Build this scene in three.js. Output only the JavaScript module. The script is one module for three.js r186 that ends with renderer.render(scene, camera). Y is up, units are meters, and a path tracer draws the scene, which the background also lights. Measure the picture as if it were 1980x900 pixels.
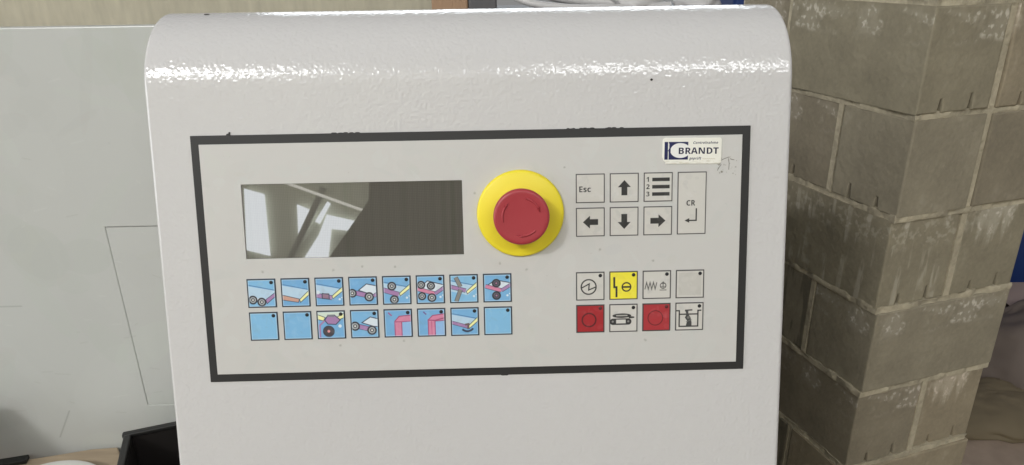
import * as THREE from 'three';
import { mergeGeometries } from 'three/addons/utils/BufferGeometryUtils.js';
import { RoundedBoxGeometry } from 'three/addons/geometries/RoundedBoxGeometry.js';
import { RectAreaLightUniformsLib } from 'three/addons/lights/RectAreaLightUniformsLib.js';

// ------------------------------------------------------------------ camera, light, exposure
const scene = new THREE.Scene();
const camera = new THREE.PerspectiveCamera(36.87, 1980 / 900, 0.02, 60);
camera.position.set(0.017, 1.3959, 0.4555);
camera.up.set(0.02154, 0.93097, -0.36445);
camera.lookAt(0.02622, 1.21344, -0.00996);

const renderer = new THREE.WebGLRenderer({ antialias: true });
renderer.setSize(1024, 465);
renderer.toneMapping = THREE.LinearToneMapping;
renderer.toneMappingExposure = 0.83;
renderer.shadowMap.enabled = true;
RectAreaLightUniformsLib.init();
scene.background = new THREE.Color().setRGB(0.302, 0.299, 0.296);   // even, soft light of the work hall

// windows of the hall behind the camera: [x, y, width, height, radiance of the light, glow of the pane]
const WINDOWS = {
  roof: { x: -3.0, y: 4.6, w: 0.75, h: 0.6, light: 135, glow: 10 },
  left: { x: -1.92, y: 4.3, w: 1.2, h: 0.5, light: 22, glow: 8 },
  right: { x: 1.5, y: 4.0, w: 2.4, h: 0.5, light: 15, glow: 8 },
};
for (const k of Object.keys(WINDOWS)) {
  const s = WINDOWS[k];
  const l = new THREE.RectAreaLight(new THREE.Color(1, 0.99, 0.985), s.light, s.w, s.h);
  l.name = 'window_light'; l.position.set(s.x, s.y, 3.96); l.lookAt(s.x, s.y, 0);
  l.castShadow = true; scene.add(l);
}

// ------------------------------------------------------------------ helpers
let seed = 12345;
const rnd = () => { seed = (seed * 1664525 + 1013904223) >>> 0; return seed / 4294967296; };
const rr = (a, b) => a + (b - a) * rnd();
const smooth = (t) => t * t * (3 - 2 * t);
const clamp = (v, a = 0, b = 1) => Math.min(b, Math.max(a, v));
const step = (a, b, v) => smooth(clamp((v - a) / (b - a)));
function lattice(px, py, sd) {                       // periodic value noise, period px by py cells
  const a = new Float32Array(px * py); let s = sd >>> 0;
  for (let i = 0; i < a.length; i++) { s = (s * 1664525 + 1013904223) >>> 0; a[i] = s / 4294967296; }
  return (u, v) => {
    const x = u * px, y = v * py, x0 = Math.floor(x), y0 = Math.floor(y), fx = smooth(x - x0), fy = smooth(y - y0);
    const at = (i, j) => a[(((j % py) + py) % py) * px + (((i % px) + px) % px)];
    return (at(x0, y0) * (1 - fx) + at(x0 + 1, y0) * fx) * (1 - fy) + (at(x0, y0 + 1) * (1 - fx) + at(x0 + 1, y0 + 1) * fx) * fy;
  };
}
function fbm(px, py, oct, sd) {
  const L = []; for (let o = 0; o < oct; o++) L.push(lattice(px << o, py << o, sd + o * 977));
  return (u, v) => { let s = 0, w = 0.5, t = 0; for (const l of L) { s += w * l(u, v); t += w; w *= 0.5; } return s / t; };
}
function dataTex(w, h, fn, color, rep = true) {
  const d = new Uint8Array(w * h * 4);
  for (let j = 0; j < h; j++) for (let i = 0; i < w; i++) {
    const c = fn(i / w, j / h), k = (j * w + i) * 4;
    if (typeof c === 'number') { const b = clamp(c) * 255; d[k] = d[k + 1] = d[k + 2] = b; } else for (let q = 0; q < 3; q++) d[k + q] = clamp(c[q] / 255) * 255;
    d[k + 3] = 255;
  }
  const t = new THREE.DataTexture(d, w, h, THREE.RGBAFormat);
  t.magFilter = THREE.LinearFilter; t.minFilter = THREE.LinearMipmapLinearFilter; t.generateMipmaps = true;
  if (rep) t.wrapS = t.wrapT = THREE.RepeatWrapping;
  if (color) t.colorSpace = THREE.SRGBColorSpace;
  t.needsUpdate = true; return t;
}
const S = (r, g, b) => new THREE.Color().setRGB(r / 255, g / 255, b / 255, THREE.SRGBColorSpace);
const std = (o) => new THREE.MeshStandardMaterial(o);
const phys = (o) => new THREE.MeshPhysicalMaterial(o);
const used = {};
const numbered = (n) => { const k = used[n] = (used[n] ?? -1) + 1; return k ? `${n}_${String(k).padStart(3, '0')}` : n; };
function mesh(name, geo, mat, parent) {
  const m = new THREE.Mesh(geo, mat); m.name = parent ? name : numbered(name);
  m.castShadow = m.receiveShadow = true; (parent ?? scene).add(m); return m;
}
function tag(o, label, category, group) { o.userData.label = label; o.userData.category = category; if (group) o.userData.group = group; return o; }
function thing(name, label, category, pos = [0, 0, 0], turn = 0) {
  const g = new THREE.Group(); g.name = numbered(name); g.position.set(...pos); g.rotation.y = turn; scene.add(g);
  return tag(g, label, category);
}
function structure(o) { o.userData.kind = 'structure'; return o; }
const box = (w, h, d, x = 0, y = 0, z = 0) => new THREE.BoxGeometry(w, h, d).translate(x, y, z);
const rbox = (w, h, d, r, x = 0, y = 0, z = 0, s = 2) => new RoundedBoxGeometry(w, h, d, s, r).translate(x, y, z);
function boxUV(g, sc) {                              // uv in metres / sc from the dominant direction of each face
  const n = g.attributes.normal, p = g.attributes.position, uv = new Float32Array(p.count * 2);
  for (let i = 0; i < p.count; i++) {
    const ax = Math.abs(n.getX(i)), ay = Math.abs(n.getY(i)), az = Math.abs(n.getZ(i));
    const [a, b] = ay > ax && ay > az ? [p.getX(i), p.getZ(i)] : ax > az ? [p.getZ(i), p.getY(i)] : [p.getX(i), p.getY(i)];
    uv[2 * i] = a / sc; uv[2 * i + 1] = b / sc;
  }
  g.setAttribute('uv', new THREE.BufferAttribute(uv, 2)); return g;
}

// ------------------------------------------------------------------ shared materials
const peelA = lattice(140, 140, 5), peelB = lattice(300, 300, 9), peelC = lattice(76, 76, 15);
const peelTex = dataTex(1024, 1024, (u, v) => {      // orange-peel paint: rounded lumps about 3 mm apart
  const a = peelA(u, v), b = peelB(u, v), c = peelC(u, v);
  return 0.66 * smooth(a) + 0.24 * b + 0.16 * c - 0.03;
}, false);
const paint = phys({ color: S(208, 206, 205), roughness: 0.13, ior: 1.5, bumpMap: peelTex, bumpScale: 0.00019 });
const grainN = fbm(32, 32, 4, 71);
const grainTex = dataTex(512, 512, (u, v) => grainN(u, v), false);

// ------------------------------------------------------------------ hall: floor, partition, window wall behind the camera
{
  const n1 = fbm(6, 6, 6, 31), n2 = fbm(40, 40, 3, 33);
  const t = dataTex(1024, 1024, (u, v) => { const k = 0.72 + 0.42 * n1(u, v) + 0.16 * (n2(u, v) - 0.5); return [158 * k, 140 * k, 124 * k]; }, true);
  const g = new THREE.BoxGeometry(12, 0.1, 12).translate(0, -0.05, -0.5); boxUV(g, 1.6);
  structure(mesh('floor', g, std({ map: t, roughness: 0.85 })));

  const n3 = fbm(5, 5, 6, 41), n4 = fbm(60, 12, 3, 43);
  const t2 = dataTex(512, 512, (u, v) => { const k = 0.88 + 0.16 * n3(u, v) + 0.1 * n4(u, v); return [184 * k, 178 * k, 158 * k]; }, true);
  const w = boxUV(box(3.9, 1.85, 0.12, -2.13, 0.925, -2.06), 0.9);
  structure(mesh('partition_wall', w, std({ map: t2, roughness: 0.9, bumpMap: grainTex, bumpScale: 0.002 })));

  const wall = std({ color: S(226, 228, 206), roughness: 0.9 });
  const W = new THREE.Group(); W.name = 'rear_wall'; structure(W); scene.add(W);
  mesh('wall_section', box(3.75, 5.6, 0.15, -2.7, 2.8, 4.1), wall, W);
  mesh('wall_section', box(3.4, 5.6, 0.15, 1.85, 2.8, 4.1), wall, W);
  mesh('lintel', box(0.97, 3.5, 0.15, -0.34, 3.85, 4.1), wall, W);
}
{ // lamp added to brighten the window wall, dark shapes added for the display reflection
  const L = thing('added_wall_lamp', 'unseen strip lamp added to brighten the window wall mirrored in the display', 'lamp', [-1.1, 3.3, 3.2]);
  mesh('fitting', mergeGeometries([box(2.4, 0.08, 0.2, 0, 0.05, 0), box(2.4, 0.16, 0.02, 0, 0.01, -0.11)]), std({ color: S(200, 200, 196), roughness: 0.6 }), L);
  mesh('tube', box(2.3, 0.02, 0.12, 0, -0.002, 0), std({ color: 0xffffff, emissive: S(250, 250, 240), emissiveIntensity: 1.5 }), L);
  const l = new THREE.RectAreaLight(0xfffbf0, 22, 2.2, 0.18); l.name = 'added_wall_wash'; l.position.set(0, -0.02, 0.06); l.castShadow = true; L.add(l); l.lookAt(-1.1, 1.3, 4.0);
  const d = mesh('added_dark_door', box(0.96, 2.09, 0.06, -0.34, 1.046, 4.12), std({ color: S(58, 54, 46), roughness: 0.8 }));  // unseen, added to keep the right half of the display reflection dark
  const sg = new THREE.ExtrudeGeometry(new THREE.Shape([[-0.66, 2.0], [-2.07, 0.012], [-0.25, 0.012], [-0.25, 2.0]].map((p) => new THREE.Vector2(...p))), { depth: 0.02, bevelEnabled: false });
  const ds = mesh('added_dark_sheet', sg, std({ color: S(66, 62, 54), roughness: 0.8 })); ds.position.set(0.045, 0, 3.86);  // added shape, gives the display reflection its slanted dark edge
  tag(ds, 'unseen dark sheet with one slanted edge added for the dark area mirrored in the display', 'sheet');
  tag(d, 'unseen dark door between the wall sections added to darken the display reflection', 'door');
}
const steel = std({ color: S(150, 151, 140), roughness: 0.5, metalness: 0 });
function pane(glow) { return std({ color: 0x000000, emissive: S(244, 250, 255), emissiveIntensity: glow, roughness: 0.4 }); }
function windowUnit(key, label, bars) {
  const s = WINDOWS[key], g = thing('hall_window', label, 'window', [s.x, s.y - s.h / 2, 4.0]);
  mesh('pane', box(s.w, s.h, 0.01, 0, s.h / 2, 0), pane(s.glow), g);
  const f = 0.05;
  mesh('frame', mergeGeometries([box(s.w + 2 * f, f, 0.06, 0, -f / 2, 0), box(s.w + 2 * f, f, 0.06, 0, s.h + f / 2, 0), box(f, s.h, 0.06, -s.w / 2 - f / 2, s.h / 2, 0), box(f, s.h, 0.06, s.w / 2 + f / 2, s.h / 2, 0)]), steel, g);
  for (let i = 1; i <= bars; i++) mesh('glazing_bar', box(0.03, s.h, 0.03, -s.w / 2 + s.w * i / (bars + 1), s.h / 2, -0.02), steel, g);
}
windowUnit('roof', 'topmost hall window close under the roof', 1);
windowUnit('left', 'high hall window on the side of the eye-level panes', 3);
windowUnit('right', 'high hall window beyond the added dark door', 3);
{ // low glazing between slanted braces, mirrored in the display
  const g = thing('braced_window', 'eye-level window panes between slanted steel braces', 'window', [-1.25, 1.3, 3.99]);
  const polys = [
    [[-1.62, 1.86], [-1.49, 1.82], [-1.45, 1.42], [-1.60, 1.46]],
    [[-1.28, 1.75], [-1.165, 1.70], [-1.27, 1.52]],
    [[-1.085, 1.765], [-1.065, 1.75], [-1.135, 1.62], [-1.165, 1.635]],
    [[-1.09, 1.68], [-0.89, 1.63], [-0.90, 1.565], [-1.06, 1.585], [-1.085, 1.36], [-1.26, 1.36], [-1.14, 1.55]],
  ];
  for (const p of polys) {
    const sh = new THREE.Shape(p.map(([x, y]) => new THREE.Vector2(x + 1.25, y - 1.3)));
    mesh('pane', new THREE.ExtrudeGeometry(sh, { depth: 0.01, bevelEnabled: false }), pane(5.5), g);
  }
  const bar = (x0, y0, x1, y1, r) => {
    const a = new THREE.Vector3(x0 + 1.25, y0 - 1.3, -0.03), b = new THREE.Vector3(x1 + 1.25, y1 - 1.3, -0.03);
    return new THREE.TubeGeometry(new THREE.LineCurve3(a, b), 1, r, 8);
  };
  mesh('brace', bar(-1.10, 1.85, -1.33, 1.36, 0.022), steel, g);
  const lamp = thing('glowing_pipe', 'thin slanted pale pipe given an added glow for the display reflection', 'lamp', [-1.07, 1.78, 3.93]); lamp.rotation.z = -0.367;  // pale pipe with added glow, mirrored as a pale line in the display
  mesh('tube', new THREE.CapsuleGeometry(0.009, 0.55, 4, 10).rotateZ(Math.PI / 2), std({ color: 0xffffff, emissive: S(250, 248, 235), emissiveIntensity: 2.0 }), lamp);
  const ll = new THREE.RectAreaLight(0xfff6e6, 0.5, 0.5, 0.016); ll.name = 'pipe_glow_light'; ll.position.set(0, 0, -0.012); ll.castShadow = true; lamp.add(ll);
}
{ // window added on the left to put a bright rim on the console edge
  const g = thing('added_side_window', 'unseen window added at the side of the hall to brighten the console edge', 'window', [-3.2, 1.0, 0.9], Math.PI / 2);
  mesh('pane', box(2.0, 1.5, 0.01, 0, 0.75, -0.03), pane(4), g);
  mesh('frame', mergeGeometries([box(2.1, 0.05, 0.06, 0, -0.025, 0), box(2.1, 0.05, 0.06, 0, 1.525, 0), box(0.05, 1.5, 0.06, -1.025, 0.75, 0), box(0.05, 1.5, 0.06, 1.025, 0.75, 0)]), steel, g);
  const l = new THREE.RectAreaLight(new THREE.Color(1, 0.99, 0.97), 1.5, 2.0, 1.5); l.name = 'window_light'; l.position.set(0, 0.75, 0.02); l.rotation.y = Math.PI; l.castShadow = true; g.add(l);
}
{ // window at the far end of the hall
  const g = thing('far_window', 'wide bright window at the far end of the hall', 'window', [0.25, 2.15, -5]);
  mesh('pane', box(4.0, 1.9, 0.01, 0, 0.95, 0), pane(5), g);
  mesh('frame', mergeGeometries([box(4.1, 0.06, 0.08, 0, -0.03, 0), box(4.1, 0.06, 0.08, 0, 1.93, 0), box(0.05, 1.9, 0.08, -2.025, 0.95, 0), box(0.05, 1.9, 0.08, 2.025, 0.95, 0)]), steel, g);
}

// ------------------------------------------------------------------ brick pillar
{
  const X0 = 0.5385, Z0 = -0.3938, PSI = 0.29426, HC = 0.13644, Y0 = 1.34136, JT = 0.0075, Wd = 0.25, Dp = 0.38;
  const P = thing('brick_pillar', 'square pillar of grey brown bricks with pale mortar behind the console', 'pillar', [X0, 0, Z0], PSI);
  // brick faces: u along 0.25 m, v over one brick height
  const mk = (sd, kind) => {
    const a = fbm(7, 4, 6, sd), b = fbm(60, 30, 3, sd + 3), c = fbm(20, 10, 3, sd + 7), d = fbm(26, 2, 4, sd + 11), f = fbm(48, 24, 2, sd + 17);
    return dataTex(512, 256, (u, v) => {
      const k = 0.91 + 0.15 * a(u, v) + 0.09 * (b(u, v) - 0.5);
      let col = [146 * k, 138 * k, 119 * k];
      const top = step(0.60, 0.74, v) * step(1.0, 0.9, v), speck = step(0.50, 0.66, f(u, v) * 0.6 + c(u, v) * 0.4);
      let e = 0.14 * step(0.62, 0.85, c(u, v) * 0.6 + a(u, v) * 0.4);
      if (kind === 1) e = Math.max(e, top * step(0.40, 0.56, a(u + 0.3, v)) * (0.22 + 0.75 * speck));
      if (kind === 2) e = Math.max(e, step(0.62, 0.86, v + 0.5 * (d(u, v) - 0.5)) * step(0.36, 0.55, a(u + 0.6, v)) * (0.5 + 0.5 * speck));
      if (kind === 3) e = Math.max(e, 0.42 * step(0.54, 0.72, d(u, v)) * step(0.42, 0.6, a(u + 0.4, v)) + 0.35 * top * speck);
      if (kind === 4) { const q = step(0.52, 0.68, d(u + 0.2, v)); col = col.map((x) => x * (1 - 0.2 * q)); }
      e = clamp(e);
      return col.map((x, i) => x * (1 - e) + [206, 199, 186][i] * e);
    }, true);
  };
  const bumpT = dataTex(512, 256, (u, v) => grainN(u, v * 0.5), false);
  const mats = [0, 1, 2, 3, 4].map((k) => std({ map: mk(101 + 37 * k, k), roughness: 0.88, bumpMap: bumpT, bumpScale: 0.001 }));
  const tints = mats.map((m) => [[1, 1, 1], [0.9, 0.88, 0.87], [1.08, 1.03, 0.98], [0.97, 0.97, 0.94]].map((t) => { const c = m.clone(); c.color.setRGB(...t); return c; }));
  const geoCache = {};
  function brickGeo(w, h, d, slits, along) {          // slits: short open perforations at the lower edge; along 'z' or 'x'
    const key = [w, h, d, slits, along].join();
    if (geoCache[key]) return geoCache[key];
    const fw = along === 'z' ? w : d, fd = along === 'z' ? d : w, b = 0.0022;
    const s = new THREE.Shape(), x0 = -fw / 2 + b, x1 = fw / 2 - b, y0 = -h / 2 + b, y1 = h / 2 - b;
    s.moveTo(x0, y0);
    if (slits) for (let i = 0; i < slits; i++) {
      const c = -fw / 2 + fw * (i + 0.75) / (slits + 0.4), hw = 0.0055, hh = 0.017 + 0.004 * ((i * 7) % 3);
      s.lineTo(c - hw, y0); s.lineTo(c - hw * 0.6, y0 + hh); s.lineTo(c + hw * 0.6, y0 + hh * 1.05); s.lineTo(c + hw, y0);
    }
    s.lineTo(x1, y0); s.lineTo(x1, y1); s.lineTo(x0, y1); s.closePath();
    let g = new THREE.ExtrudeGeometry(s, { depth: fd - 2 * b, bevelEnabled: true, bevelSize: b, bevelThickness: b, bevelSegments: 2 });
    g.translate(0, 0, -fd / 2 + b);
    if (along === 'x') g.rotateY(Math.PI / 2);
    const p = g.attributes.position, n = g.attributes.normal, uv = new Float32Array(p.count * 2);
    for (let i = 0; i < p.count; i++) {
      const ax = Math.abs(n.getX(i)), az = Math.abs(n.getZ(i));
      uv[2 * i] = (ax > az ? p.getZ(i) + 0.19 : p.getX(i) + 0.06) / 0.25; uv[2 * i + 1] = (p.getY(i) + h / 2) / h * 0.98 + 0.01;
    }
    g.setAttribute('uv', new THREE.BufferAttribute(uv, 2));
    return geoCache[key] = g;
  }
  const h = HC - JT;
  function brick(w, d, x, z, yTop, slits, along, mat) {  // x, z: front-left corner
    const m = mesh('brick', brickGeo(w, h, d, slits, along), tints[mat][Math.floor(rnd() * 4)], P);
    m.position.set(x + w / 2 + rr(-0.001, 0.001), yTop - HC / 2, z - d / 2 + rr(-0.0012, 0.0012));
    m.rotation.y = rr(-0.006, 0.006); m.rotation.z = rr(-0.003, 0.003);
    return m;
  }
  // course -> [type, slits on front headers, slits on left, materials]
  const plan = { '-2': ['H', 0, 0, [0, 3, 4]], '-1': ['S', 0, 0, [3, 0, 4]], 0: ['H', 2, 0, [1, 2, 1]], 1: ['Q', 0, 2, [0, 0, 1]], 2: ['H', 2, 0, [3, 2, 4]], 3: ['S', 0, 2, [1, 4, 0]], 4: ['H', 2, 0, [1, 2, 4]], 5: ['S', 0, 0, [0, 4, 0]], 6: ['H', 2, 0, [0, 1, 4]], 7: ['S', 0, 0, [4, 0, 0]], 8: ['H', 2, 0, [0, 4, 0]], 9: ['S', 0, 0, [0, 0, 4]] };
  const q = 0.12;
  for (const k of Object.keys(plan).map(Number).sort((a, b) => a - b)) {
    const [type, sf, sl, mm] = plan[k], yTop = Y0 - k * HC;
    if (yTop - HC < -0.03) continue;
    const off = rr(-0.004, 0.004), ox = rr(-0.004, 0.003);
    if (type === 'H') {
      brick(q, Wd, ox, off, yTop, sf, 'z', mm[0]); brick(q, Wd, Wd - q, off + rr(-0.002, 0.002), yTop, sf, 'z', mm[1]);
      brick(Wd, q, 0, -Wd - JT + off, yTop, 0, 'z', mm[2]);
    } else if (type === 'S') {
      brick(Wd, q, ox, off, yTop, 0, 'z', mm[0]);
      brick(q, Wd, ox, -q - JT + off, yTop, sl, 'x', mm[1]); brick(q, Wd, Wd - q, -q - JT + off, yTop, 0, 'z', mm[2]);
    } else {
      brick(q, q, 0, off, yTop, sl, 'x', mm[0]); brick(q, q, Wd - q, off, yTop, 0, 'z', mm[1]);
      brick(q, Wd, 0, -q - JT + off, yTop, sl, 'x', mm[2]); brick(q, Wd, Wd - q, -q - JT + off, yTop, 0, 'z', mm[0]);
    }
  }
  // mortar
  const mn = fbm(8, 8, 5, 301), mn2 = fbm(40, 40, 2, 303);
  const mt = dataTex(256, 256, (u, v) => { const k = 0.82 + 0.3 * mn(u, v) + 0.12 * mn2(u, v); return [166 * k, 157 * k, 136 * k]; }, true);
  const mortar = std({ map: mt, roughness: 0.95, bumpMap: grainTex, bumpScale: 0.002 });
  mesh('mortar_core', boxUV(box(Wd - 0.07, Y0 + 2 * HC, Dp - 0.07, Wd / 2, (Y0 + 2 * HC) / 2, -Dp / 2), 0.2), mortar, P);
  const jn = fbm(16, 4, 4, 311);
  const vjoint = (x, z, w, d, yTop) => { const m = mesh('mortar_joint', boxUV(box(w, HC - 0.006, d), 0.2), mortar, P); m.position.set(x, yTop - HC / 2, z); m.rotation.y = rr(-0.006, 0.006); };
  for (const k of Object.keys(plan).map(Number)) {
    const type = plan[k][0], yTop = Y0 - k * HC; if (yTop - HC < -0.03) continue;
    if (type !== 'S') vjoint(Wd / 2, -0.0655 + rr(-0.0012, 0.0004), 0.0105, 0.13, yTop);
    vjoint(0.0655 + rr(-0.0012, 0.0004), type === 'H' ? -Wd - JT / 2 : -q - JT / 2, 0.13, 0.0085, yTop);
  }
  for (let k = -1; k <= 9; k++) {
    const y = Y0 - k * HC; if (y < 0.03) continue;
    const g = new THREE.BoxGeometry(Wd, 0.0095, Dp, 60, 3, 80); const p = g.attributes.position;
    for (let i = 0; i < p.count; i++) {
      const x = p.getX(i), yy = p.getY(i), z = p.getZ(i), s = x + z;
      const o = (jn(s * 3 + k * 0.37, 0.2 + k * 0.21) - 0.50) * 0.013 * (Math.abs(yy) > 0.004 ? 0.5 : 1);
      const sl = (jn(s * 5 + 0.4 + k * 0.13, 0.7) - 0.5) * 0.010;
      p.setXYZ(i, x + Math.sign(x) * (Math.abs(x) > Wd / 2 - 0.001 ? o : 0), yy + (yy > 0 ? 1 : -1) * sl * 0.35 + sl * 0.4, z + Math.sign(z) * (Math.abs(z) > Dp / 2 - 0.001 ? o : 0));
    }
    g.computeVertexNormals(); boxUV(g, 0.2);
    const m = mesh('mortar_bed', g, mortar, P); m.position.set(Wd / 2, y, -Dp / 2);
  }
}

// ------------------------------------------------------------------ white sheet panel behind the console, left
{
  const Zb = -0.27, TOP = 1.3395, L = -1.25, Rt = -0.12, BOT = 0.815;
  const g = thing('sheet_panel', 'upright pale grey sheet panel with a hairline hatch behind the console', 'panel', [0, BOT, Zb]);
  const hx0 = -0.4145, hx1 = -0.16, hy0 = 0.897, hy1 = 1.1275, gap = 0.0005;
  const sh = new THREE.Shape([[L, 0], [Rt, 0], [Rt, TOP - BOT], [L, TOP - BOT]].map((a) => new THREE.Vector2(...a)));
  const hole = new THREE.Path([[hx0 - gap, hy0 - BOT - gap], [hx0 - gap, hy1 - BOT + gap], [hx1 + gap, hy1 - BOT + gap], [hx1 + gap, hy0 - BOT - gap]].map((a) => new THREE.Vector2(...a)));
  sh.holes.push(hole);
  const c = document.createElement('canvas'); c.width = 1024; c.height = 512; const x = c.getContext('2d');
  x.fillStyle = 'rgb(190,191,187)'; x.fillRect(0, 0, 1024, 512);
  for (let i = 0; i < 260; i++) { const v = rr(-9, 7); x.fillStyle = `rgba(${189 + v},${190 + v},${185 + v},0.25)`; x.beginPath(); x.ellipse(rr(0, 1024), rr(0, 512), rr(10, 70), rr(4, 30), rr(0, 3), 0, 7); x.fill(); }
  const px = (X, Y) => [(X - L) / (Rt - L) * 1024, (TOP - Y) / (TOP - BOT) * 512];
  const line = (a, b, w, col) => { x.strokeStyle = col; x.lineWidth = w; x.beginPath(); x.moveTo(...px(...a)); x.lineTo(...px(...b)); x.stroke(); };
  line([-0.62, 1.034], [-0.53, 1.034], 0.8, 'rgba(120,122,115,0.6)');
  line([-0.532, 0.852], [-0.511, 0.891], 1.0, 'rgba(120,122,116,0.55)');
  for (let i = 0; i < 60; i++) { const X = rr(-0.62, -0.3), Y = rr(0.85, 1.33); line([X, Y], [X + rr(-0.02, 0.02), Y + rr(-0.004, 0.004)], 0.5, `rgba(${rnd() < 0.5 ? '150,150,142' : '215,216,210'},0.5)`); }
  const map = new THREE.CanvasTexture(c); map.colorSpace = THREE.SRGBColorSpace;
  const uvFix = (gg) => { const p = gg.attributes.position, uv = gg.attributes.uv; for (let i = 0; i < p.count; i++) uv.setXY(i, (p.getX(i) - L) / (Rt - L), p.getY(i) / (TOP - BOT)); return gg; };
  const m = phys({ map, roughness: 0.32 });
  const sheet = new THREE.ExtrudeGeometry(sh, { depth: 0.015, bevelEnabled: true, bevelSize: 0.0012, bevelOffset: -0.0012, bevelThickness: 0.0012, bevelSegments: 2 });
  mesh('sheet', uvFix(sheet.translate(0, 0, -0.0162)), m, g);
  const hatch = uvFix(box(hx1 - hx0, hy1 - hy0, 0.012, (hx0 + hx1) / 2, (hy0 + hy1) / 2 - BOT, -0.0062));
  mesh('hatch', hatch, m, g);
  mesh('rear_frame', box(1.05, TOP - BOT - 0.04, 0.02, -0.69, (TOP - BOT) / 2, -0.03), std({ color: S(90, 90, 86), roughness: 0.8 }), g);
}
// ------------------------------------------------------------------ bench with its clutter, lower left
{
  const wn = fbm(3, 24, 5, 501), wt = dataTex(512, 512, (u, v) => { const k = 0.8 + 0.38 * wn(u, v); return [172 * k, 154 * k, 130 * k]; }, true);
  const wood = std({ map: wt, roughness: 0.65 });
  const T = thing('workbench', 'wooden workbench under the pale sheet panel', 'workbench', [-0.75, 0, -0.1]);
  const top = new THREE.Shape([[-1.25, -0.10], [-0.60, -0.2385], [-0.494, -0.2645], [-0.463, -0.267], [-0.4345, -0.228], [-0.4345, 0.12], [-1.25, 0.12]].map(([x, z]) => new THREE.Vector2(x + 0.75, -(z + 0.1))));
  const tg = new THREE.ExtrudeGeometry(top, { depth: 0.026, bevelEnabled: true, bevelSize: 0.002, bevelOffset: -0.002, bevelThickness: 0.002, bevelSegments: 2 }).rotateX(-Math.PI / 2).translate(0, 0.808, 0);
  tg.translate(0, 0.002, 0); boxUV(tg, 0.4);
  mesh('tabletop', tg, wood, T);
  for (const [x, z] of [[-1.2, -0.06], [-0.56, -0.19], [-1.2, 0.08], [-0.48, 0.08]]) mesh('leg', rbox(0.05, 0.81, 0.05, 0.004, x + 0.75, 0.405, z + 0.1), wood, T);
  const lid = new THREE.LatheGeometry([[0, 0], [0.066, 0], [0.07, 0.003], [0.07, 0.010], [0.067, 0.013], [0.06, 0.012], [0, 0.0115]].map((a) => new THREE.Vector2(...a)), 64);
  const l = mesh('round_lid', lid, phys({ color: S(222, 222, 216), roughness: 0.35 })); l.position.set(-0.497, 0.8385, -0.160);
  tag(l, 'round white lid lying on the wooden workbench', 'lid');
  const bar = mesh('black_strip', rbox(0.10, 0.006, 0.012, 0.0015), std({ color: S(24, 24, 23), roughness: 0.5 }));
  bar.position.set(-0.607, 0.8410, -0.2325); bar.rotation.y = 0.24;
  tag(bar, 'flat black strip lying along the foot of the pale sheet panel', 'strip');
}
{ // unseen block added on the bench so that its shadow falls on the sheet panel
  const K = thing('shadow_block', 'unseen grey block added on the workbench to cast a shadow on the sheet panel', 'block', [-0.73, 0.8385, -0.085]);
  mesh('body', rbox(0.24, 0.112, 0.25, 0.003, 0, 0.056, 0), std({ color: S(120, 120, 116), roughness: 0.5 }), K);
  mesh('knob', new THREE.CylinderGeometry(0.012, 0.014, 0.02, 20).translate(-0.04, 0.122, 0.03), std({ color: S(30, 30, 30), roughness: 0.5 }), K);
}
{ // open black bin between bench and console
  const B = thing('black_bin', 'open black plastic bin between workbench and console', 'bin', [-0.325, 0, -0.162], 0.33);
  const blk = phys({ color: S(38, 35, 34), roughness: 0.4 });
  const w = 0.13, d = 0.15, t = 0.004, H = 0.89;
  mesh('shell', mergeGeometries([box(w, t, d, 0, 0.002, 0), box(w, H, t, 0, H / 2 + 0.004, -d / 2), box(w, H, t, 0, H / 2 + 0.004, d / 2), box(t, H, d - t, -w / 2 + t / 2, H / 2 + 0.004, 0), box(t, H, d - t, w / 2 - t / 2, H / 2 + 0.004, 0)]), blk, B);
  mesh('rim', mergeGeometries([rbox(w + 0.012, 0.006, 0.008, 0.002, 0, H + 0.007, -d / 2), rbox(w + 0.012, 0.006, 0.008, 0.002, 0, H + 0.007, d / 2), rbox(0.008, 0.006, d - 0.008, 0.002, -w / 2, H + 0.007, 0), rbox(0.008, 0.006, d - 0.008, 0.002, w / 2, H + 0.007, 0)]), std({ color: S(30, 29, 28), roughness: 0.5 }), B);
}

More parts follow.
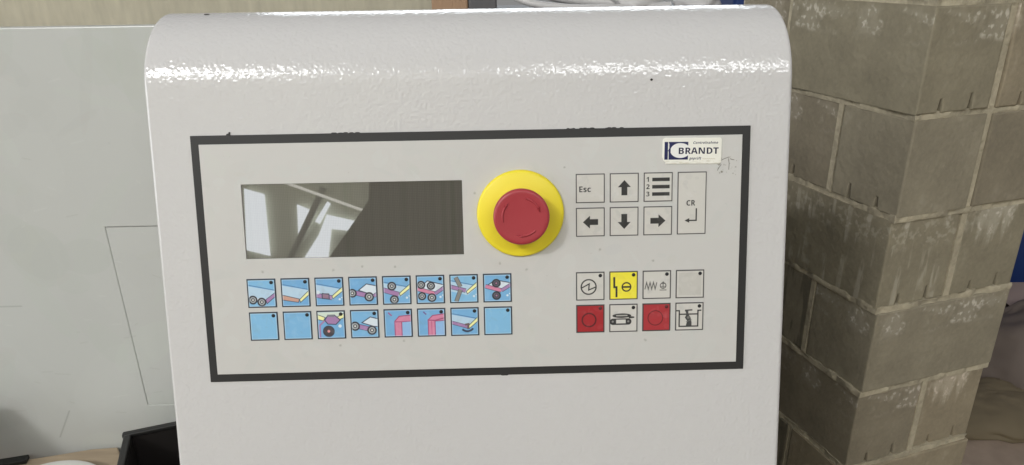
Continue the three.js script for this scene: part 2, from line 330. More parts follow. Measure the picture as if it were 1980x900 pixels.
// ------------------------------------------------------------------ far background
{
  const blue = phys({ color: S(38, 62, 120), roughness: 0.4, bumpMap: grainTex, bumpScale: 0.0005 });
  const M1 = thing('blue_machine', 'dark blue machine housing standing behind the brick pillar', 'machine', [1.75, 0, -2.5]);
  mesh('housing', rbox(1.78, 1.45, 0.8, 0.02, 0, 0.80, 0), blue, M1);
  mesh('plinth', box(1.7, 0.075, 0.7, 0, 0.0375, 0), std({ color: S(40, 40, 42), roughness: 0.7 }), M1);
  mesh('seam', box(0.006, 1.3, 0.004, -0.35, 0.8, 0.401), std({ color: S(20, 28, 52), roughness: 0.7 }), M1);

  const D = thing('dark_machine', 'dark grey machine table carrying white hoses behind the console top', 'machine', [0.37, 0, -1.75]);
  mesh('bed', rbox(0.72, 1.255, 0.44, 0.015, 0, 0.6275, 0), std({ color: S(58, 57, 60), roughness: 0.6 }), D);
  const MB = thing('added_machine_bed', 'unseen dark grey machine bed added behind the console to darken the left pillar face', 'machine', [-0.15, 0, -0.85]);  // unseen bulk added to hold light off the left pillar face
  mesh('bed', rbox(0.86, 1.16, 1.0, 0.015, 0, 0.58, 0), std({ color: S(62, 61, 62), roughness: 0.6 }), MB);
  mesh('rail', rbox(0.80, 0.03, 0.06, 0.004, 0, 1.175, 0.2), steel, MB);
  const white = phys({ color: S(206, 203, 202), roughness: 0.4 });
  const hose = (pts, r, label) => { const c = new THREE.CatmullRomCurve3(pts.map((p) => new THREE.Vector3(...p))); return tag(mesh('white_hose', new THREE.TubeGeometry(c, 40, r, 10), white), label, 'hose'); };
  hose([[0.03, 1.33, -1.62], [0.10, 1.288, -1.56], [0.20, 1.272, -1.54], [0.34, 1.268, -1.53], [0.5, 1.272, -1.54]], 0.010, 'long white hose lying bent on the dark machine bed');
  hose([[0.08, 1.345, -1.66], [0.16, 1.305, -1.62], [0.27, 1.285, -1.60], [0.36, 1.276, -1.59]], 0.016, 'thick short white hose curling down behind the long one');
  const wrap = new THREE.SphereGeometry(0.09, 24, 16); const wp = wrap.attributes.position; const wnn = fbm(5, 5, 3, 611);
  for (let i = 0; i < wp.count; i++) { const k = 0.7 + 0.6 * wnn(wp.getX(i) * 6 + 0.5, wp.getY(i) * 6 + wp.getZ(i) * 5 + 0.5); wp.setXYZ(i, wp.getX(i) * k * 1.3, wp.getY(i) * k * 0.6, wp.getZ(i) * k); }
  wrap.computeVertexNormals();
  for (const [x, y, z, s, lab] of [[0.42, 1.285, -1.60, 0.8, 'larger crumpled white wrap beside the white hoses'], [0.58, 1.278, -1.57, 0.6, 'smaller crumpled white wrap next to the blue housing']]) {
    const m = mesh('crumpled_wrap', wrap, white); m.position.set(x, y, z); m.scale.setScalar(s); m.rotation.set(0.3, x * 9, 0.2); tag(m, lab, 'plastic wrap');
  }
  const O = mesh('orange_brown_crate', rbox(0.10, 1.40, 0.12, 0.006, -0.105, 0.70, -1.62), std({ color: S(172, 140, 112), roughness: 0.8, bumpMap: grainTex, bumpScale: 0.001 }));
  tag(O, 'narrow orange brown board standing at the end of the partition', 'board');
  const G = mesh('grey_post', rbox(0.078, 1.5, 0.08, 0.006, -0.015, 0.75, -1.60), std({ color: S(96, 94, 95), roughness: 0.6 }));
  tag(G, 'dark grey post beside the orange brown board', 'post');

  // clutter on the floor at the right of the pillar
  const hn = fbm(6, 6, 4, 701);
  function heap(name, label, cat, x, z, w, h, d, col, sd) {
    const g = new THREE.SphereGeometry(1, 64, 40, 0, 7, 0, Math.PI / 2); const p = g.attributes.position;
    for (let i = 0; i < p.count; i++) {
      const a = p.getX(i), b = p.getY(i), c = p.getZ(i);
      const k = 0.72 + 0.55 * hn(a * 0.45 + sd, c * 0.45 + b * 0.3 + sd * 0.7);
      p.setXYZ(i, a * w * k, Math.max(0, b * h * k), c * d * k);
    }
    g.computeVertexNormals();
    const m = mesh(name, g, std({ color: col, roughness: 0.75 })); m.position.set(x, 0.002, z); return tag(m, label, cat);
  }
  heap('dark_tarpaulin', 'crumpled dark brown tarpaulin on the floor beside the pillar', 'tarpaulin', 1.95, -1.72, 0.52, 0.22, 0.3, S(112, 100, 92), 0.3);
  heap('brown_sack', 'flat brown sack lying in front of the dark tarpaulin', 'sack', 1.62, -1.42, 0.34, 0.07, 0.16, S(116, 104, 82), 0.8);
  const sheetG = new THREE.PlaneGeometry(0.6, 0.22, 24, 10).rotateX(-Math.PI / 2); const sp = sheetG.attributes.position;
  for (let i = 0; i < sp.count; i++) sp.setY(i, 0.03 * hn(sp.getX(i) * 1.3, sp.getZ(i) * 1.3) + 0.02);
  sheetG.computeVertexNormals();
  const ps = mesh('pinkish_sheet', sheetG, std({ color: S(170, 150, 142), roughness: 0.8, side: THREE.DoubleSide })); ps.position.set(2.15, 0.17, -1.83);
  tag(ps, 'pale pinkish sheet lying on top of the dark tarpaulin', 'sheet');
}

// ------------------------------------------------------------------ control console
const TILT = 13 * Math.PI / 180;
const C = thing('control_console', 'pale grey machine console with round top edge and black framed keypad', 'control console');
{
  const n = [Math.cos(TILT), Math.sin(TILT)], Rr = 0.058, ys = 0.1203, yb = 0.26;   // (z, y)
  const fb = [yb * n[1], 1.2 - yb * n[0]], fs = [-ys * n[1], 1.2 + ys * n[0]], cc = [fs[0] - Rr * n[0], fs[1] - Rr * n[1]];
  const O = [];                                      // outline: z, y, nz, ny
  const seg = (a, b, nn, k) => { for (let i = 0; i <= k; i++) O.push([a[0] + (b[0] - a[0]) * i / k, a[1] + (b[1] - a[1]) * i / k, ...nn]); };
  seg([fb[0], 0], fb, [1, 0], 2); seg(fb, fs, n, 4);
  const a1 = 115 * Math.PI / 180;
  for (let i = 1; i <= 36; i++) { const a = TILT + (a1 - TILT) * i / 36; O.push([cc[0] + Rr * Math.cos(a), cc[1] + Rr * Math.sin(a), Math.cos(a), Math.sin(a)]); }
  const e = O[O.length - 1], bz = -0.24, by = e[1] + (bz - e[0]) / -Math.sin(a1) * Math.cos(a1);
  seg([e[0], e[1]], [bz, by], [Math.cos(a1), Math.sin(a1)], 2); seg([bz, by], [bz, 0], [-1, 0], 2); seg([bz, 0], [fb[0], 0], [0, -1], 1);
  const len = [0]; for (let i = 1; i < O.length; i++) len.push(len[i - 1] + Math.hypot(O[i][0] - O[i - 1][0], O[i][1] - O[i - 1][1]));
  const HW = 0.2225, rb = 0.0032, cols = [];
  for (let i = 0; i <= 6; i++) { const a = -Math.PI / 2 * (1 - i / 6); cols.push([-HW + rb + rb * Math.sin(a), rb * (1 - Math.cos(a)), Math.sin(a), Math.cos(a)]); }
  for (let i = 1; i < 8; i++) cols.push([-HW + rb + (2 * HW - 2 * rb) * i / 8, 0, 0, 1]);
  for (let i = 0; i <= 6; i++) { const a = Math.PI / 2 * i / 6; cols.push([HW - rb + rb * Math.sin(a), rb * (1 - Math.cos(a)), Math.sin(a), Math.cos(a)]); }
  const pos = [], nor = [], uv = [], idx = [], M = O.length;
  for (const [x, ins, sx, cx] of cols) for (let i = 0; i < M; i++) {
    const [z, y, nz, ny] = O[i];
    pos.push(x, y - ins * ny, z - ins * nz); nor.push(sx, ny * cx, nz * cx); uv.push(x / 0.25, len[i] / 0.25);
  }
  for (let c = 0; c < cols.length - 1; c++) for (let i = 0; i < M - 1; i++) {
    if (len[i + 1] - len[i] < 1e-7) continue;
    const a = c * M + i, b = a + M; idx.push(a, b, a + 1, b, b + 1, a + 1);
  }
  for (const [ci, sg] of [[0, -1], [cols.length - 1, 1]]) {
    const x = cols[ci][0], base = pos.length / 3; pos.push(x, 0.9, -0.09); nor.push(sg, 0, 0); uv.push(0, 0);
    for (let i = 0; i < M; i++) { const [z, y, nz, ny] = O[i]; pos.push(x, y - rb * ny, z - rb * nz); nor.push(sg, 0, 0); uv.push(z / 0.25, y / 0.25); }
    for (let i = 0; i < M - 1; i++) sg > 0 ? idx.push(base, base + 2 + i, base + 1 + i) : idx.push(base, base + 1 + i, base + 2 + i);
  }
  const g = new THREE.BufferGeometry();
  g.setAttribute('position', new THREE.Float32BufferAttribute(pos, 3)); g.setAttribute('normal', new THREE.Float32BufferAttribute(nor, 3)); g.setAttribute('uv', new THREE.Float32BufferAttribute(uv, 2)); g.setIndex(idx);
  mesh('housing', g, paint, C);
}

// ---- print of the keypad, drawn in millimetres from the middle of the plate (x right, y down)
const PW = 0.387, PH = 0.1762, FW = 0.375, FH = 0.164;
const KEYS = [];                                     // [x, y, w, h, painter, dot]
const atlas = document.createElement('canvas'); atlas.width = 2048; atlas.height = 896;
const cx = atlas.getContext('2d');
{
  const sc = 2048 / 375;
  cx.setTransform(sc, 0, 0, sc, 1024, 448);
  cx.fillStyle = 'rgb(204,202,198)'; cx.fillRect(-190, -85, 380, 170);
  for (let i = 0; i < 500; i++) { const v = rr(-6, 6); cx.fillStyle = `rgba(${203 + v},${202 + v},${198 + v},0.28)`; cx.beginPath(); cx.ellipse(rr(-190, 190), rr(-85, 85), rr(1, 12), rr(1, 6), rr(0, 3), 0, 7); cx.fill(); }
  const smudge = (x, y, r, a) => { for (let i = 0; i < 5; i++) { cx.fillStyle = `rgba(120,114,102,${a * 0.35})`; cx.beginPath(); cx.ellipse(x + rr(-0.4, 0.4) * r, y + rr(-0.4, 0.4) * r, r * rr(0.4, 0.8), r * rr(0.3, 0.6), rr(0, 3), 0, 7); cx.fill(); } };
  for (const [x, y] of [[-150, 7.5], [-100.5, 7.5], [-80, 5], [-57, 6], [17, 5], [126, 5.5], [-98.5, 62.5], [-53, 60], [0.5, -45], [63, -62], [36, 10], [121, 64], [88, -3]]) smudge(x, y, 1.4, 0.25);
  for (let i = 0; i < 60; i++) smudge(rr(-180, 180), rr(-80, 80), rr(0.3, 0.7), 0.12);
  // torn glue marks beside the sticker
  cx.strokeStyle = 'rgba(96,92,84,0.75)'; cx.lineWidth = 0.45; cx.lineCap = 'round';
  const scr = (...p) => { cx.beginPath(); cx.moveTo(p[0], p[1]); for (let i = 2; i < p.length; i += 2) cx.lineTo(p[i], p[i + 1]); cx.stroke(); };
  scr(172, -64, 175, -65.5, 178, -66.5); scr(173, -61.5, 171.5, -59.5, 170.5, -57.5); scr(178, -65.5, 178.6, -62, 178.4, -58); scr(180, -65, 182, -64.6);
  for (let i = 0; i < 26; i++) smudge(rr(169, 184), rr(-67, -54), rr(0.3, 0.9), 0.5);
  smudge(173.5, -56.3, 1.0, 1.2); smudge(170.8, -63, 1.8, 1.3);

  const INK = 'rgb(48,47,46)';
  const poly = (pts, fill, stroke, w = 3) => { cx.beginPath(); pts.forEach((p, i) => i ? cx.lineTo(...p) : cx.moveTo(...p)); cx.closePath(); if (fill) { cx.fillStyle = fill; cx.fill(); } if (stroke) { cx.strokeStyle = stroke; cx.lineWidth = w; cx.stroke(); } };
  const ln = (pts, col, w) => { cx.strokeStyle = col; cx.lineWidth = w; cx.lineJoin = 'miter'; cx.lineCap = 'butt'; cx.beginPath(); pts.forEach((p, i) => i ? cx.lineTo(...p) : cx.moveTo(...p)); cx.stroke(); };
  const disc = (x, y, r, fill, stroke, w = 3) => { cx.beginPath(); cx.arc(x, y, r, 0, 7); if (fill) { cx.fillStyle = fill; cx.fill(); } if (stroke) { cx.strokeStyle = stroke; cx.lineWidth = w; cx.stroke(); } };
  const wheel = (x, y, r, dark) => { disc(x, y, r, dark ? 'rgb(92,88,100)' : 'rgb(170,174,176)', 'rgb(52,52,60)', 5); disc(x, y, r * 0.36, dark ? 'rgb(170,120,150)' : 'rgb(226,226,222)', 'rgb(60,60,66)', 3); };
  const BLUE = 'rgb(123,181,224)', PALE = 'rgb(186,213,233)', WHT = 'rgb(222,232,240)', PUR = 'rgb(170,130,176)', PINK = 'rgb(216,136,166)', YEL = 'rgb(244,240,170)', DK = 'rgb(56,66,88)';
  const base = () => { const v = Math.round(rr(-9, 9)); cx.fillStyle = `rgb(${126 + v},${182 + v},${223 + Math.round(v / 2)})`; cx.fillRect(0, 0, 100, 100); };
  const boardTop = () => { poly([[0, 24], [100, 44], [62, 74], [0, 58]], PALE); ln([[0, 20], [100, 42]], 'rgb(86,132,182)', 3); };
  const blank = () => base();
  const yedge = (x = 60, y = 74) => poly([[x, y], [100, y - 36], [100, y - 20], [x + 3, y + 10]], YEL, DK, 2);
  const pbar = (a, b, w, c = PUR) => { ln([a, b], DK, w + 3); ln([a, b], c, w); };
  const spark = () => { disc(84, 78, 4, WHT); disc(92, 72, 2.5, WHT); };
  const ICON = [
    () => { base(); boardTop(); poly([[62, 74], [100, 46], [100, 60], [66, 88]], PUR, DK, 2); poly([[0, 58], [62, 74], [58, 84], [0, 66]], WHT); wheel(18, 74, 13); wheel(48, 82, 13); },
    () => { base(); boardTop(); poly([[0, 58], [62, 74], [58, 86], [0, 76]], 'rgb(206,160,142)', DK, 2); yedge(62, 76); },
    () => { base(); boardTop(); pbar([0, 62], [58, 72], 14); cx.fillStyle = 'rgb(150,120,140)'; cx.fillRect(24, 56, 24, 20); ln([[24, 56], [48, 60], [48, 77], [24, 74], [24, 56]], DK, 3); disc(10, 52, 7, WHT); yedge(58, 66); spark(); },
    () => { base(); poly([[34, 48], [62, 26], [100, 34], [100, 66], [78, 64]], WHT, DK, 3); pbar([10, 54], [76, 70], 15); wheel(12, 58, 13); wheel(70, 72, 14); pbar([86, 70], [100, 60], 10); },
    () => { base(); boardTop(); pbar([0, 48], [56, 66], 15); yedge(58, 62); wheel(33, 36, 13); wheel(40, 84, 13); spark(); },
    () => { base(); poly([[12, 44], [40, 20], [100, 36], [66, 62]], WHT, DK, 3); pbar([4, 48], [66, 66], 12, PINK); pbar([66, 66], [100, 44], 10, PUR); wheel(18, 34, 12); wheel(52, 38, 12); wheel(20, 74, 12); wheel(54, 80, 13); spark(); },
    () => { base(); boardTop(); pbar([0, 42], [56, 58], 12); pbar([22, 10], [38, 44], 12, 'rgb(140,138,132)'); pbar([38, 54], [22, 96], 12, 'rgb(140,138,132)'); yedge(58, 60); spark(); },
    () => { base(); poly([[14, 42], [42, 22], [100, 34], [64, 58]], WHT, DK, 3); pbar([8, 44], [64, 60], 12, PINK); pbar([64, 60], [100, 38], 10, PUR); wheel(46, 34, 13, true); wheel(46, 78, 13, true); spark(); },
    blank, blank,
    () => { base(); cx.fillStyle = 'rgb(214,226,214)'; cx.fillRect(0, 0, 100, 24); poly([[0, 12], [30, 24], [24, 36], [0, 30]], YEL, DK, 2); poly([[100, 8], [70, 24], [76, 34], [100, 24]], YEL, DK, 2); poly([[28, 34], [40, 16], [62, 16], [82, 34], [66, 50], [38, 48]], PUR, DK, 3); ln([[38, 18], [62, 20]], 'rgb(130,130,140)', 8); ln([[10, 100], [10, 52], [28, 36]], PUR, 6); disc(40, 74, 19, 'rgb(72,66,70)', DK, 3); disc(40, 74, 5, 'rgb(226,150,150)'); disc(80, 56, 6, WHT); },
    () => { base(); poly([[40, 46], [70, 26], [100, 34], [100, 62], [80, 60]], WHT, DK, 3); pbar([16, 56], [76, 72], 15); wheel(16, 58, 14); wheel(74, 74, 14); },
    () => { base(); poly([[38, 100], [38, 44], [54, 26], [100, 22], [100, 44], [62, 46], [62, 100]], PINK, 'rgb(168,74,116)', 3); poly([[64, 100], [64, 48], [100, 46], [100, 100]], 'rgb(150,190,232)'); ln([[16, 12], [28, 24]], 'rgb(170,100,150)', 5); ln([[38, 46], [62, 46]], 'rgb(168,74,116)', 3); },
    () => { base(); poly([[38, 100], [38, 42], [54, 26], [100, 20], [100, 44], [62, 46], [62, 100]], PINK, 'rgb(168,74,116)', 3); poly([[64, 100], [64, 48], [100, 46], [100, 100]], 'rgb(150,190,232)'); ln([[22, 12], [32, 22]], 'rgb(120,100,160)', 5); ln([[36, 42], [62, 44], [100, 34]], 'rgb(168,74,116)', 4); ln([[50, 44], [50, 100]], 'rgb(190,90,130)', 2); },
    () => { base(); boardTop(); pbar([0, 52], [60, 70], 10); yedge(62, 66); cx.strokeStyle = DK; cx.lineWidth = 7; cx.beginPath(); cx.arc(58, 62, 24, 0.6, 2.4); cx.stroke(); ln([[50, 62], [62, 60], [60, 78]], 'rgb(110,90,90)', 7); },
    blank,
  ];
  const grey = () => { cx.fillStyle = 'rgb(208,205,198)'; cx.fillRect(0, 0, 100, 100); };
  const arrow = (rot) => () => { grey(); cx.save(); cx.translate(50, 50); cx.rotate(rot); poly([[0, -26], [22, -2], [10, -2], [10, 26], [-10, 26], [-10, -2], [-22, -2]], INK); cx.restore(); };
  const txt = (s, x, y, h, col = INK, font = 'bold') => { cx.fillStyle = col; cx.font = `${font} ${h}px sans-serif`; cx.textBaseline = 'alphabetic'; cx.fillText(s, x, y); };
  const RIGHT = [
    [71.2, -56.9, () => { grey(); txt('Esc', 9, 63, 28); }], [95, -56.9, arrow(0)],
    [118.8, -56.9, () => { grey(); ['1', '2', '3'].forEach((d, i) => { txt(d, 8, 32 + i * 25, 23); cx.fillStyle = INK; cx.fillRect(29, 18 + i * 25, 60, 12); }); }],
    [71.2, -33.1, arrow(-Math.PI / 2)], [95, -33.1, arrow(Math.PI)], [118.8, -33.1, arrow(Math.PI / 2)],
  ];
  const RED = 'rgb(166,38,44)';
  const LOW = [
    () => { grey(); disc(44, 53, 26, null, INK, 4.5); ln([[20, 56], [46, 42], [44, 64], [68, 54]], INK, 4); },
    () => { cx.fillStyle = 'rgb(243,229,64)'; cx.fillRect(0, 0, 100, 100); ln([[17, 20], [17, 56], [25, 56], [25, 92]], INK, 6.5); disc(60, 56, 15, null, INK, 4.5); cx.fillStyle = INK; cx.fillRect(46, 53, 28, 6); },
    () => { grey(); ln([[8, 66], [14, 42], [20, 66], [26, 42], [32, 66], [38, 42], [44, 66], [50, 42]], 'rgb(92,90,88)', 3); disc(72, 54, 10, null, 'rgb(92,90,88)', 3); ln([[72, 66], [72, 44]], 'rgb(92,90,88)', 3); poly([[66, 48], [72, 38], [78, 48]], 'rgb(92,90,88)'); ln([[60, 70], [84, 70]], 'rgb(110,108,104)', 3); ln([[62, 57], [82, 57]], 'rgb(110,108,104)', 2.5); },
    () => { grey(); cx.fillStyle = 'rgb(198,195,188)'; cx.fillRect(10, 10, 80, 80); },
    () => { cx.fillStyle = RED; cx.fillRect(0, 0, 100, 100); disc(45, 55, 24, null, 'rgb(92,26,30)', 5.5); },
    () => { grey(); cx.fillStyle = INK; cx.beginPath(); cx.ellipse(44, 42, 33, 8, 0, 0, 7); cx.fill(); cx.fillStyle = 'rgb(176,174,168)'; cx.fillRect(24, 39, 40, 5); cx.fillStyle = INK; cx.beginPath(); cx.roundRect(2, 52, 76, 23, 11); cx.fill(); disc(12, 63, 4, 'rgb(140,138,134)'); disc(67, 63, 4, 'rgb(140,138,134)'); cx.fillStyle = 'rgb(212,210,203)'; cx.fillRect(24, 56, 34, 14); poly([[66, 44], [88, 46], [88, 51], [70, 52]], INK); },
    () => { cx.fillStyle = 'rgb(172,50,56)'; cx.fillRect(0, 0, 100, 100); disc(46, 53, 26, null, 'rgb(110,36,40)', 3.5); },
    () => { grey(); ln([[2, 29], [14, 29], [14, 86], [80, 86], [80, 29], [92, 29]], INK, 4.5); ln([[14, 42], [80, 42]], INK, 4.5); ln([[34, 28], [60, 27]], INK, 4.5); poly([[34, 28], [46, 28], [46, 42], [54, 54], [58, 72], [58, 84], [38, 84], [42, 66], [34, 54], [40, 42]], 'rgb(66,66,66)'); disc(46, 54, 5, 'rgb(120,118,114)'); ln([[38, 70], [58, 62]], 'rgb(120,118,114)', 2.5); },
  ];
  const K = 20.4, P = 23.8;
  function key(x, y, w, h, fn, lw, dot) {
    cx.save(); cx.beginPath(); cx.rect(x, y, w, h); cx.clip(); cx.translate(x, y); cx.scale(K / 100, K / 100);
    fn(); cx.restore();
    if (dot === 2) { cx.strokeStyle = 'rgba(206,224,238,0.75)'; cx.lineWidth = 0.4; cx.strokeRect(x + 1.15, y + 1.15, w - 2.3, h - 2.3); }
    for (let i = 0; i < 14; i++) { cx.fillStyle = `rgba(${rnd() < 0.5 ? '255,255,255' : '120,120,130'},0.05)`; cx.beginPath(); cx.ellipse(x + rr(2, w - 2), y + rr(2, h - 2), rr(0.5, 4), rr(0.4, 2), rr(0, 3), 0, 7); cx.fill(); }
    cx.strokeStyle = dot === 2 ? 'rgb(40,46,58)' : 'rgb(62,60,60)'; cx.lineWidth = lw; cx.strokeRect(x + lw / 2, y + lw / 2, w - lw, h - lw);
    KEYS.push([x, y, w, h, dot]);
  }
  for (let r = 0; r < 2; r++) for (let c = 0; c < 8; c++) key(-161.8 + P * c, (r ? 36.6 : 12.5), K - 0.2, K + 0.4, ICON[r * 8 + c], 0.85, 2);
  for (const [x, y, fn] of RIGHT) key(x, y, K - 0.2, K, fn, 0.62, 0);
  key(142.6, -56.9, K - 0.1, 44.1, () => { cx.fillStyle = 'rgb(208,205,198)'; cx.fillRect(0, 0, 100, 220); txt('CR', 30, 117, 25); ln([[66, 126], [66, 168], [40, 168]], INK, 4.5); poly([[26, 168], [42, 160], [42, 176]], INK); }, 0.62, 0);
  for (let r = 0; r < 2; r++) for (let c = 0; c < 4; c++) key(71 + P * c, (r ? 36.8 : 12.9), K - 0.1, K + 0.2, LOW[r * 4 + c], r && !(c % 2) ? 0.85 : 0.72, 1);
  cx.setTransform(1, 0, 0, 1, 0, 0);
}
const printTex = new THREE.CanvasTexture(atlas); printTex.colorSpace = THREE.SRGBColorSpace; printTex.anisotropy = 8;
const film = phys({ map: printTex, roughness: 0.5, bumpMap: grainTex, bumpScale: 0.00002 });
const atlasUV = (g, ox = 0, oy = 0) => { const p = g.attributes.position, uv = new Float32Array(p.count * 2); for (let i = 0; i < p.count; i++) { uv[2 * i] = (p.getX(i) + ox) / FW + 0.5; uv[2 * i + 1] = (p.getY(i) + oy) / FH + 0.5; } g.setAttribute('uv', new THREE.BufferAttribute(uv, 2)); return g; };
const rect = (x0, y0, x1, y1, T = THREE.Shape) => new T([[x0, y0], [x1, y0], [x1, y1], [x0, y1]].map((a) => new THREE.Vector2(...a)));
{
  const black = phys({ color: S(44, 43, 43), roughness: 0.5 });
  const P = new THREE.Group(); P.name = 'control_panel'; P.position.set(0, 1.2, 0); P.rotation.x = -TILT; C.add(P);
  P.userData.label = 'light grey membrane keypad in a black frame';
  mesh('black_border', rbox(PW, PH, 0.0015, 0.0004, 0, 0, 0.0003), black, P);                    // up to 1.05 mm
  const plate = rect(-FW / 2, -FH / 2, FW / 2, FH / 2);
  const LX0 = -0.1607, LX1 = -0.0081, LY0 = 0.0017, LY1 = 0.0541;
  plate.holes.push(rect(LX0, LY0, LX1, LY1, THREE.Path));
  const pg = new THREE.ExtrudeGeometry(plate, { depth: 0.0011, bevelEnabled: true, bevelSize: 0.0003, bevelOffset: -0.0003, bevelThickness: 0.0003, bevelSegments: 2 }).translate(0, 0, 0.0010);
  mesh('face_plate', atlasUV(pg), film, P);                                                       // top at 2.4 mm
  // display glass at the bottom of the cut-out
  const lc = document.createElement('canvas'); lc.width = 1024; lc.height = 352; const lx = lc.getContext('2d');
  lx.fillStyle = 'rgb(101,98,91)'; lx.fillRect(0, 0, 1024, 352);
  lx.fillStyle = 'rgba(84,80,76,0.10)'; for (let i = 0; i < 40; i++) lx.fillRect(rr(0, 1024), 0, rr(4, 26), 352);
  lx.fillStyle = 'rgba(70,69,62,0.5)'; for (let i = 0; i < 1024; i += 8) lx.fillRect(i, 0, 1, 352); for (let j = 0; j < 352; j += 8) lx.fillRect(0, j, 1024, 1);
  const lt = new THREE.CanvasTexture(lc); lt.colorSpace = THREE.SRGBColorSpace;
  const dm = phys({ map: lt, roughness: 0.012, ior: 2.1 });
  mesh('display', new THREE.BoxGeometry(LX1 - LX0 - 0.0002, LY1 - LY0 - 0.0002, 0.0006).translate((LX0 + LX1) / 2, (LY0 + LY1) / 2, 0.0012), dm, P);
  const dotMat = phys({ color: S(34, 34, 38), roughness: 0.35 }), dotRed = phys({ color: S(92, 40, 42), roughness: 0.35 });
  const dotG = new THREE.SphereGeometry(0.00135, 16, 6, 0, 7, 0, Math.PI / 2).rotateX(Math.PI / 2).scale(1, 1, 0.25);
  const keyCache = {};
  KEYS.forEach(([x, y, w, h, dot]) => {
    const X = (x + w / 2) / 1000, Y = -(y + h / 2) / 1000;
    const s = rect(-w / 2000, -h / 2000, w / 2000, h / 2000);
    const g = atlasUV(new THREE.ExtrudeGeometry(s, { depth: 0.0002, bevelEnabled: true, bevelSize: 0.0003, bevelOffset: -0.0003, bevelThickness: 0.0002, bevelSegments: 2 }), X, Y);
    mesh('membrane_key', g, film, P).position.set(X, Y, 0.00242);
    if (dot) { const red = dot === 1 && y > 30 && (x < 80 || (x > 110 && x < 130)); const d = mesh('indicator_dot', dotG, red ? dotRed : dotMat, P); d.position.set((x + w - 3.0) / 1000, -(y + 2.7) / 1000, 0.00280); }
  });
  // sealant squeezed out along the frame
  const blob = new THREE.SphereGeometry(0.001, 10, 6);
  const blobs = [[-167.5, 88.3, 1.5, 1.0], [-166.6, 89.6, 0.7, 0.7], [20, -88.2, 1.6, 0.6], [18, -88.3, 2, 0.5]];
  for (let i = 0; i < 14; i++) blobs.push([rr(64, 104), 88.1, rr(0.9, 2.2), rr(0.3, 0.7)]);
  for (let i = 0; i < 8; i++) blobs.push([rr(-100, -78), 88.15, rr(0.9, 2), rr(0.3, 0.6)]);
  for (const [x, y, a, b] of blobs) { const m = mesh('sealant_bead', blob, black, P); m.position.set(x / 1000, y / 1000, 0.0003); m.scale.set(a, b, 0.6); }

  // sticker
  const sc = document.createElement('canvas'); sc.width = 656; sc.height = 288; const sx = sc.getContext('2d');
  sx.fillStyle = 'rgb(240,238,228)'; sx.fillRect(0, 0, 656, 288);
  sx.fillStyle = 'rgb(30,34,84)'; sx.fillRect(20, 45, 38, 195); sx.fillRect(66, 45, 216, 195);
  sx.fillStyle = 'rgb(240,239,236)'; sx.beginPath(); sx.ellipse(196, 140, 112, 82, 0, 0, 7); sx.fill(); sx.fillRect(190, 84, 100, 110);
  sx.beginPath(); sx.moveTo(66, 118); sx.lineTo(66, 62); sx.lineTo(72, 62); sx.lineTo(72, 118); sx.fill();
  sx.fillStyle = 'rgb(30,34,84)'; sx.beginPath(); sx.moveTo(58, 142); sx.lineTo(88, 108); sx.lineTo(88, 176); sx.fill();
  sx.fillStyle = 'rgb(24,24,58)'; sx.font = 'bold 96px sans-serif'; const bw = sx.measureText('BRANDT').width; sx.save(); sx.translate(168, 178); sx.scale(455 / bw, 1); sx.fillText('BRANDT', 0, 0); sx.restore();
  sx.fillStyle = 'rgb(66,66,84)'; sx.font = 'italic bold 38px sans-serif'; const t1 = 'Controlnahme', w1 = sx.measureText(t1).width; sx.save(); sx.translate(332, 68); sx.scale(280 / w1, 1); sx.fillText(t1, 0, 0); sx.restore();
  const t2 = 'gepr\u00fcft', w2 = sx.measureText(t2).width; sx.save(); sx.translate(296, 240); sx.scale(132 / w2, 1); sx.fillText(t2, 0, 0); sx.restore();
  sx.fillStyle = 'rgb(206,198,176)'; for (let i = 0; i < 18; i++) sx.fillRect(446 + i * 8, 224 + (i % 3) * 3, 5, 9);
  for (let i = 0; i < 60; i++) { sx.fillStyle = `rgba(186,178,154,${rr(0.05, 0.2)})`; sx.beginPath(); sx.ellipse(rr(0, 656), rr(250, 288), rr(6, 40), rr(2, 8), 0, 0, 7); sx.fill(); }
  const st = new THREE.CanvasTexture(sc); st.colorSpace = THREE.SRGBColorSpace; st.anisotropy = 8;
  const sw = 0.0412, sh2 = 0.0181, r = 0.0022, q = new THREE.Shape();
  q.moveTo(-sw / 2 + r, -sh2 / 2); q.lineTo(sw / 2 - r, -sh2 / 2); q.quadraticCurveTo(sw / 2, -sh2 / 2, sw / 2, -sh2 / 2 + r); q.lineTo(sw / 2, sh2 / 2 - r); q.quadraticCurveTo(sw / 2, sh2 / 2, sw / 2 - r, sh2 / 2); q.lineTo(-sw / 2 + r, sh2 / 2); q.quadraticCurveTo(-sw / 2, sh2 / 2, -sw / 2, sh2 / 2 - r); q.lineTo(-sw / 2, -sh2 / 2 + r * 2.4); q.quadraticCurveTo(-sw / 2 + 0.0002, -sh2 / 2 + r, -sw / 2 + 0.0024, -sh2 / 2 + 0.001);
  const sg = new THREE.ExtrudeGeometry(q, { depth: 0.0004, bevelEnabled: true, bevelSize: 0.0002, bevelOffset: -0.0002, bevelThickness: 0.0002, bevelSegments: 1 });
  const sp = sg.attributes.position, su = sg.attributes.uv; for (let i = 0; i < sp.count; i++) su.setXY(i, sp.getX(i) / sw + 0.5, sp.getY(i) / sh2 + 0.5);
  const sm = mesh('sticker', sg, phys({ map: st, roughness: 0.3 }), P); sm.position.set(0.1523, 0.0714, 0.0025); sm.rotation.z = -0.012;
  sm.userData.label = 'white maker sticker with dark blue logo';

  // emergency stop
  const E = new THREE.Group(); E.name = 'emergency_stop'; C.add(E); E.rotation.x = -TILT;
  const ex = 0.0322, ey = 0.0303; E.position.set(ex, 1.2, 0).add(new THREE.Vector3(0, ey, 0.0024).applyAxisAngle(new THREE.Vector3(1, 0, 0), -TILT));
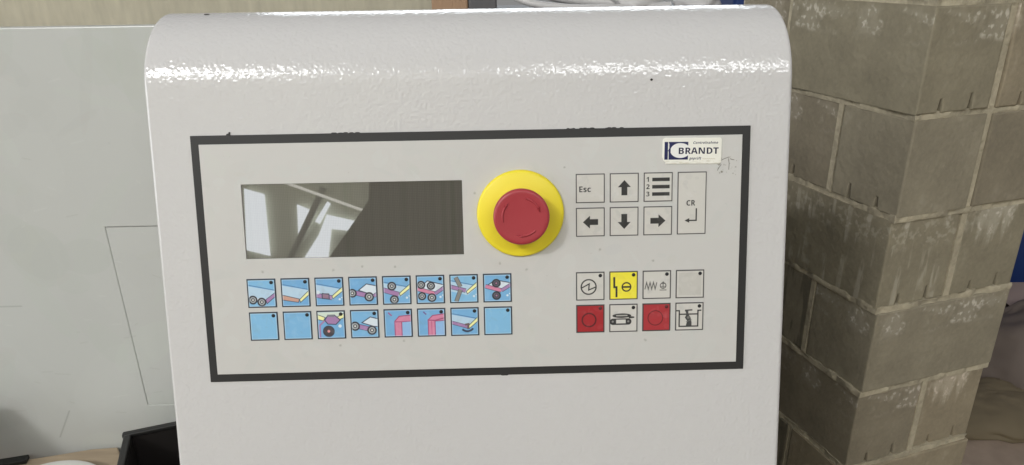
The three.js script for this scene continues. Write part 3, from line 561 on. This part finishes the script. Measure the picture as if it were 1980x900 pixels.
  E.userData.label = 'red emergency stop button on a yellow disc';
  const V = (a) => a.map((p) => new THREE.Vector2(p[0] / 1000, p[1] / 1000));
  const lathe = (a, n = 96) => new THREE.LatheGeometry(V(a), n).rotateX(Math.PI / 2);
  mesh('yellow_disc', lathe([[0, 0], [29.6, 0], [30.3, 0.5], [30.5, 1.4], [30.3, 2.6], [29.6, 3.4], [28.4, 3.9], [22, 5.2], [14, 6.2], [11, 6.4], [0, 6.4]]), phys({ color: S(243, 224, 52), roughness: 0.42 }), E);
  const redM = phys({ color: S(168, 56, 64), roughness: 0.38, bumpMap: grainTex, bumpScale: 0.00003 });
  const B = mesh('red_button', lathe([[0, 6], [10.5, 6], [10.8, 10], [12.5, 13], [16.5, 15.2], [18.2, 16.4], [18.9, 17.8], [18.95, 21.4], [18.7, 22.4], [18.0, 23.1], [16.8, 23.4], [15.4, 23.2], [9, 22.9], [0, 22.8]]), redM, E);
  for (let i = 0; i < 3; i++) {
    const a0 = i * 2 * Math.PI / 3 + 0.35, pts = [];
    for (let k = 0; k <= 10; k++) { const a = a0 + 0.95 * k / 10; pts.push(new THREE.Vector3(0.0128 * Math.cos(a), 0.0128 * Math.sin(a), 0.02318)); }
    const arc = new THREE.TubeGeometry(new THREE.CatmullRomCurve3(pts), 20, 0.0008, 6);
    const ah = a0, hd = new THREE.ConeGeometry(0.002, 0.004, 3).rotateZ(ah + Math.PI).translate(0.0128 * Math.cos(ah), 0.0128 * Math.sin(ah), 0.0231);
    mesh('arrow_mark', mergeGeometries([arc.toNonIndexed(), hd.toNonIndexed()]), redM, B);
  }
}
{ // chips in the paint of the console
  const chip = std({ color: S(52, 48, 46), roughness: 0.9 });
  const g = new THREE.IcosahedronGeometry(0.001, 1).scale(1, 0.8, 0.3);
  const m = mesh('paint_chip', g, chip, C); m.position.set(0.124, 1.3175, -0.0268); m.rotation.x = -TILT;
  const m2 = mesh('paint_chip', g, chip, C); m2.position.set(-0.190, 1.3618, -0.0745); m2.rotation.x = -1.36; m2.scale.set(2.2, 1, 1);
}
renderer.render(scene, camera);
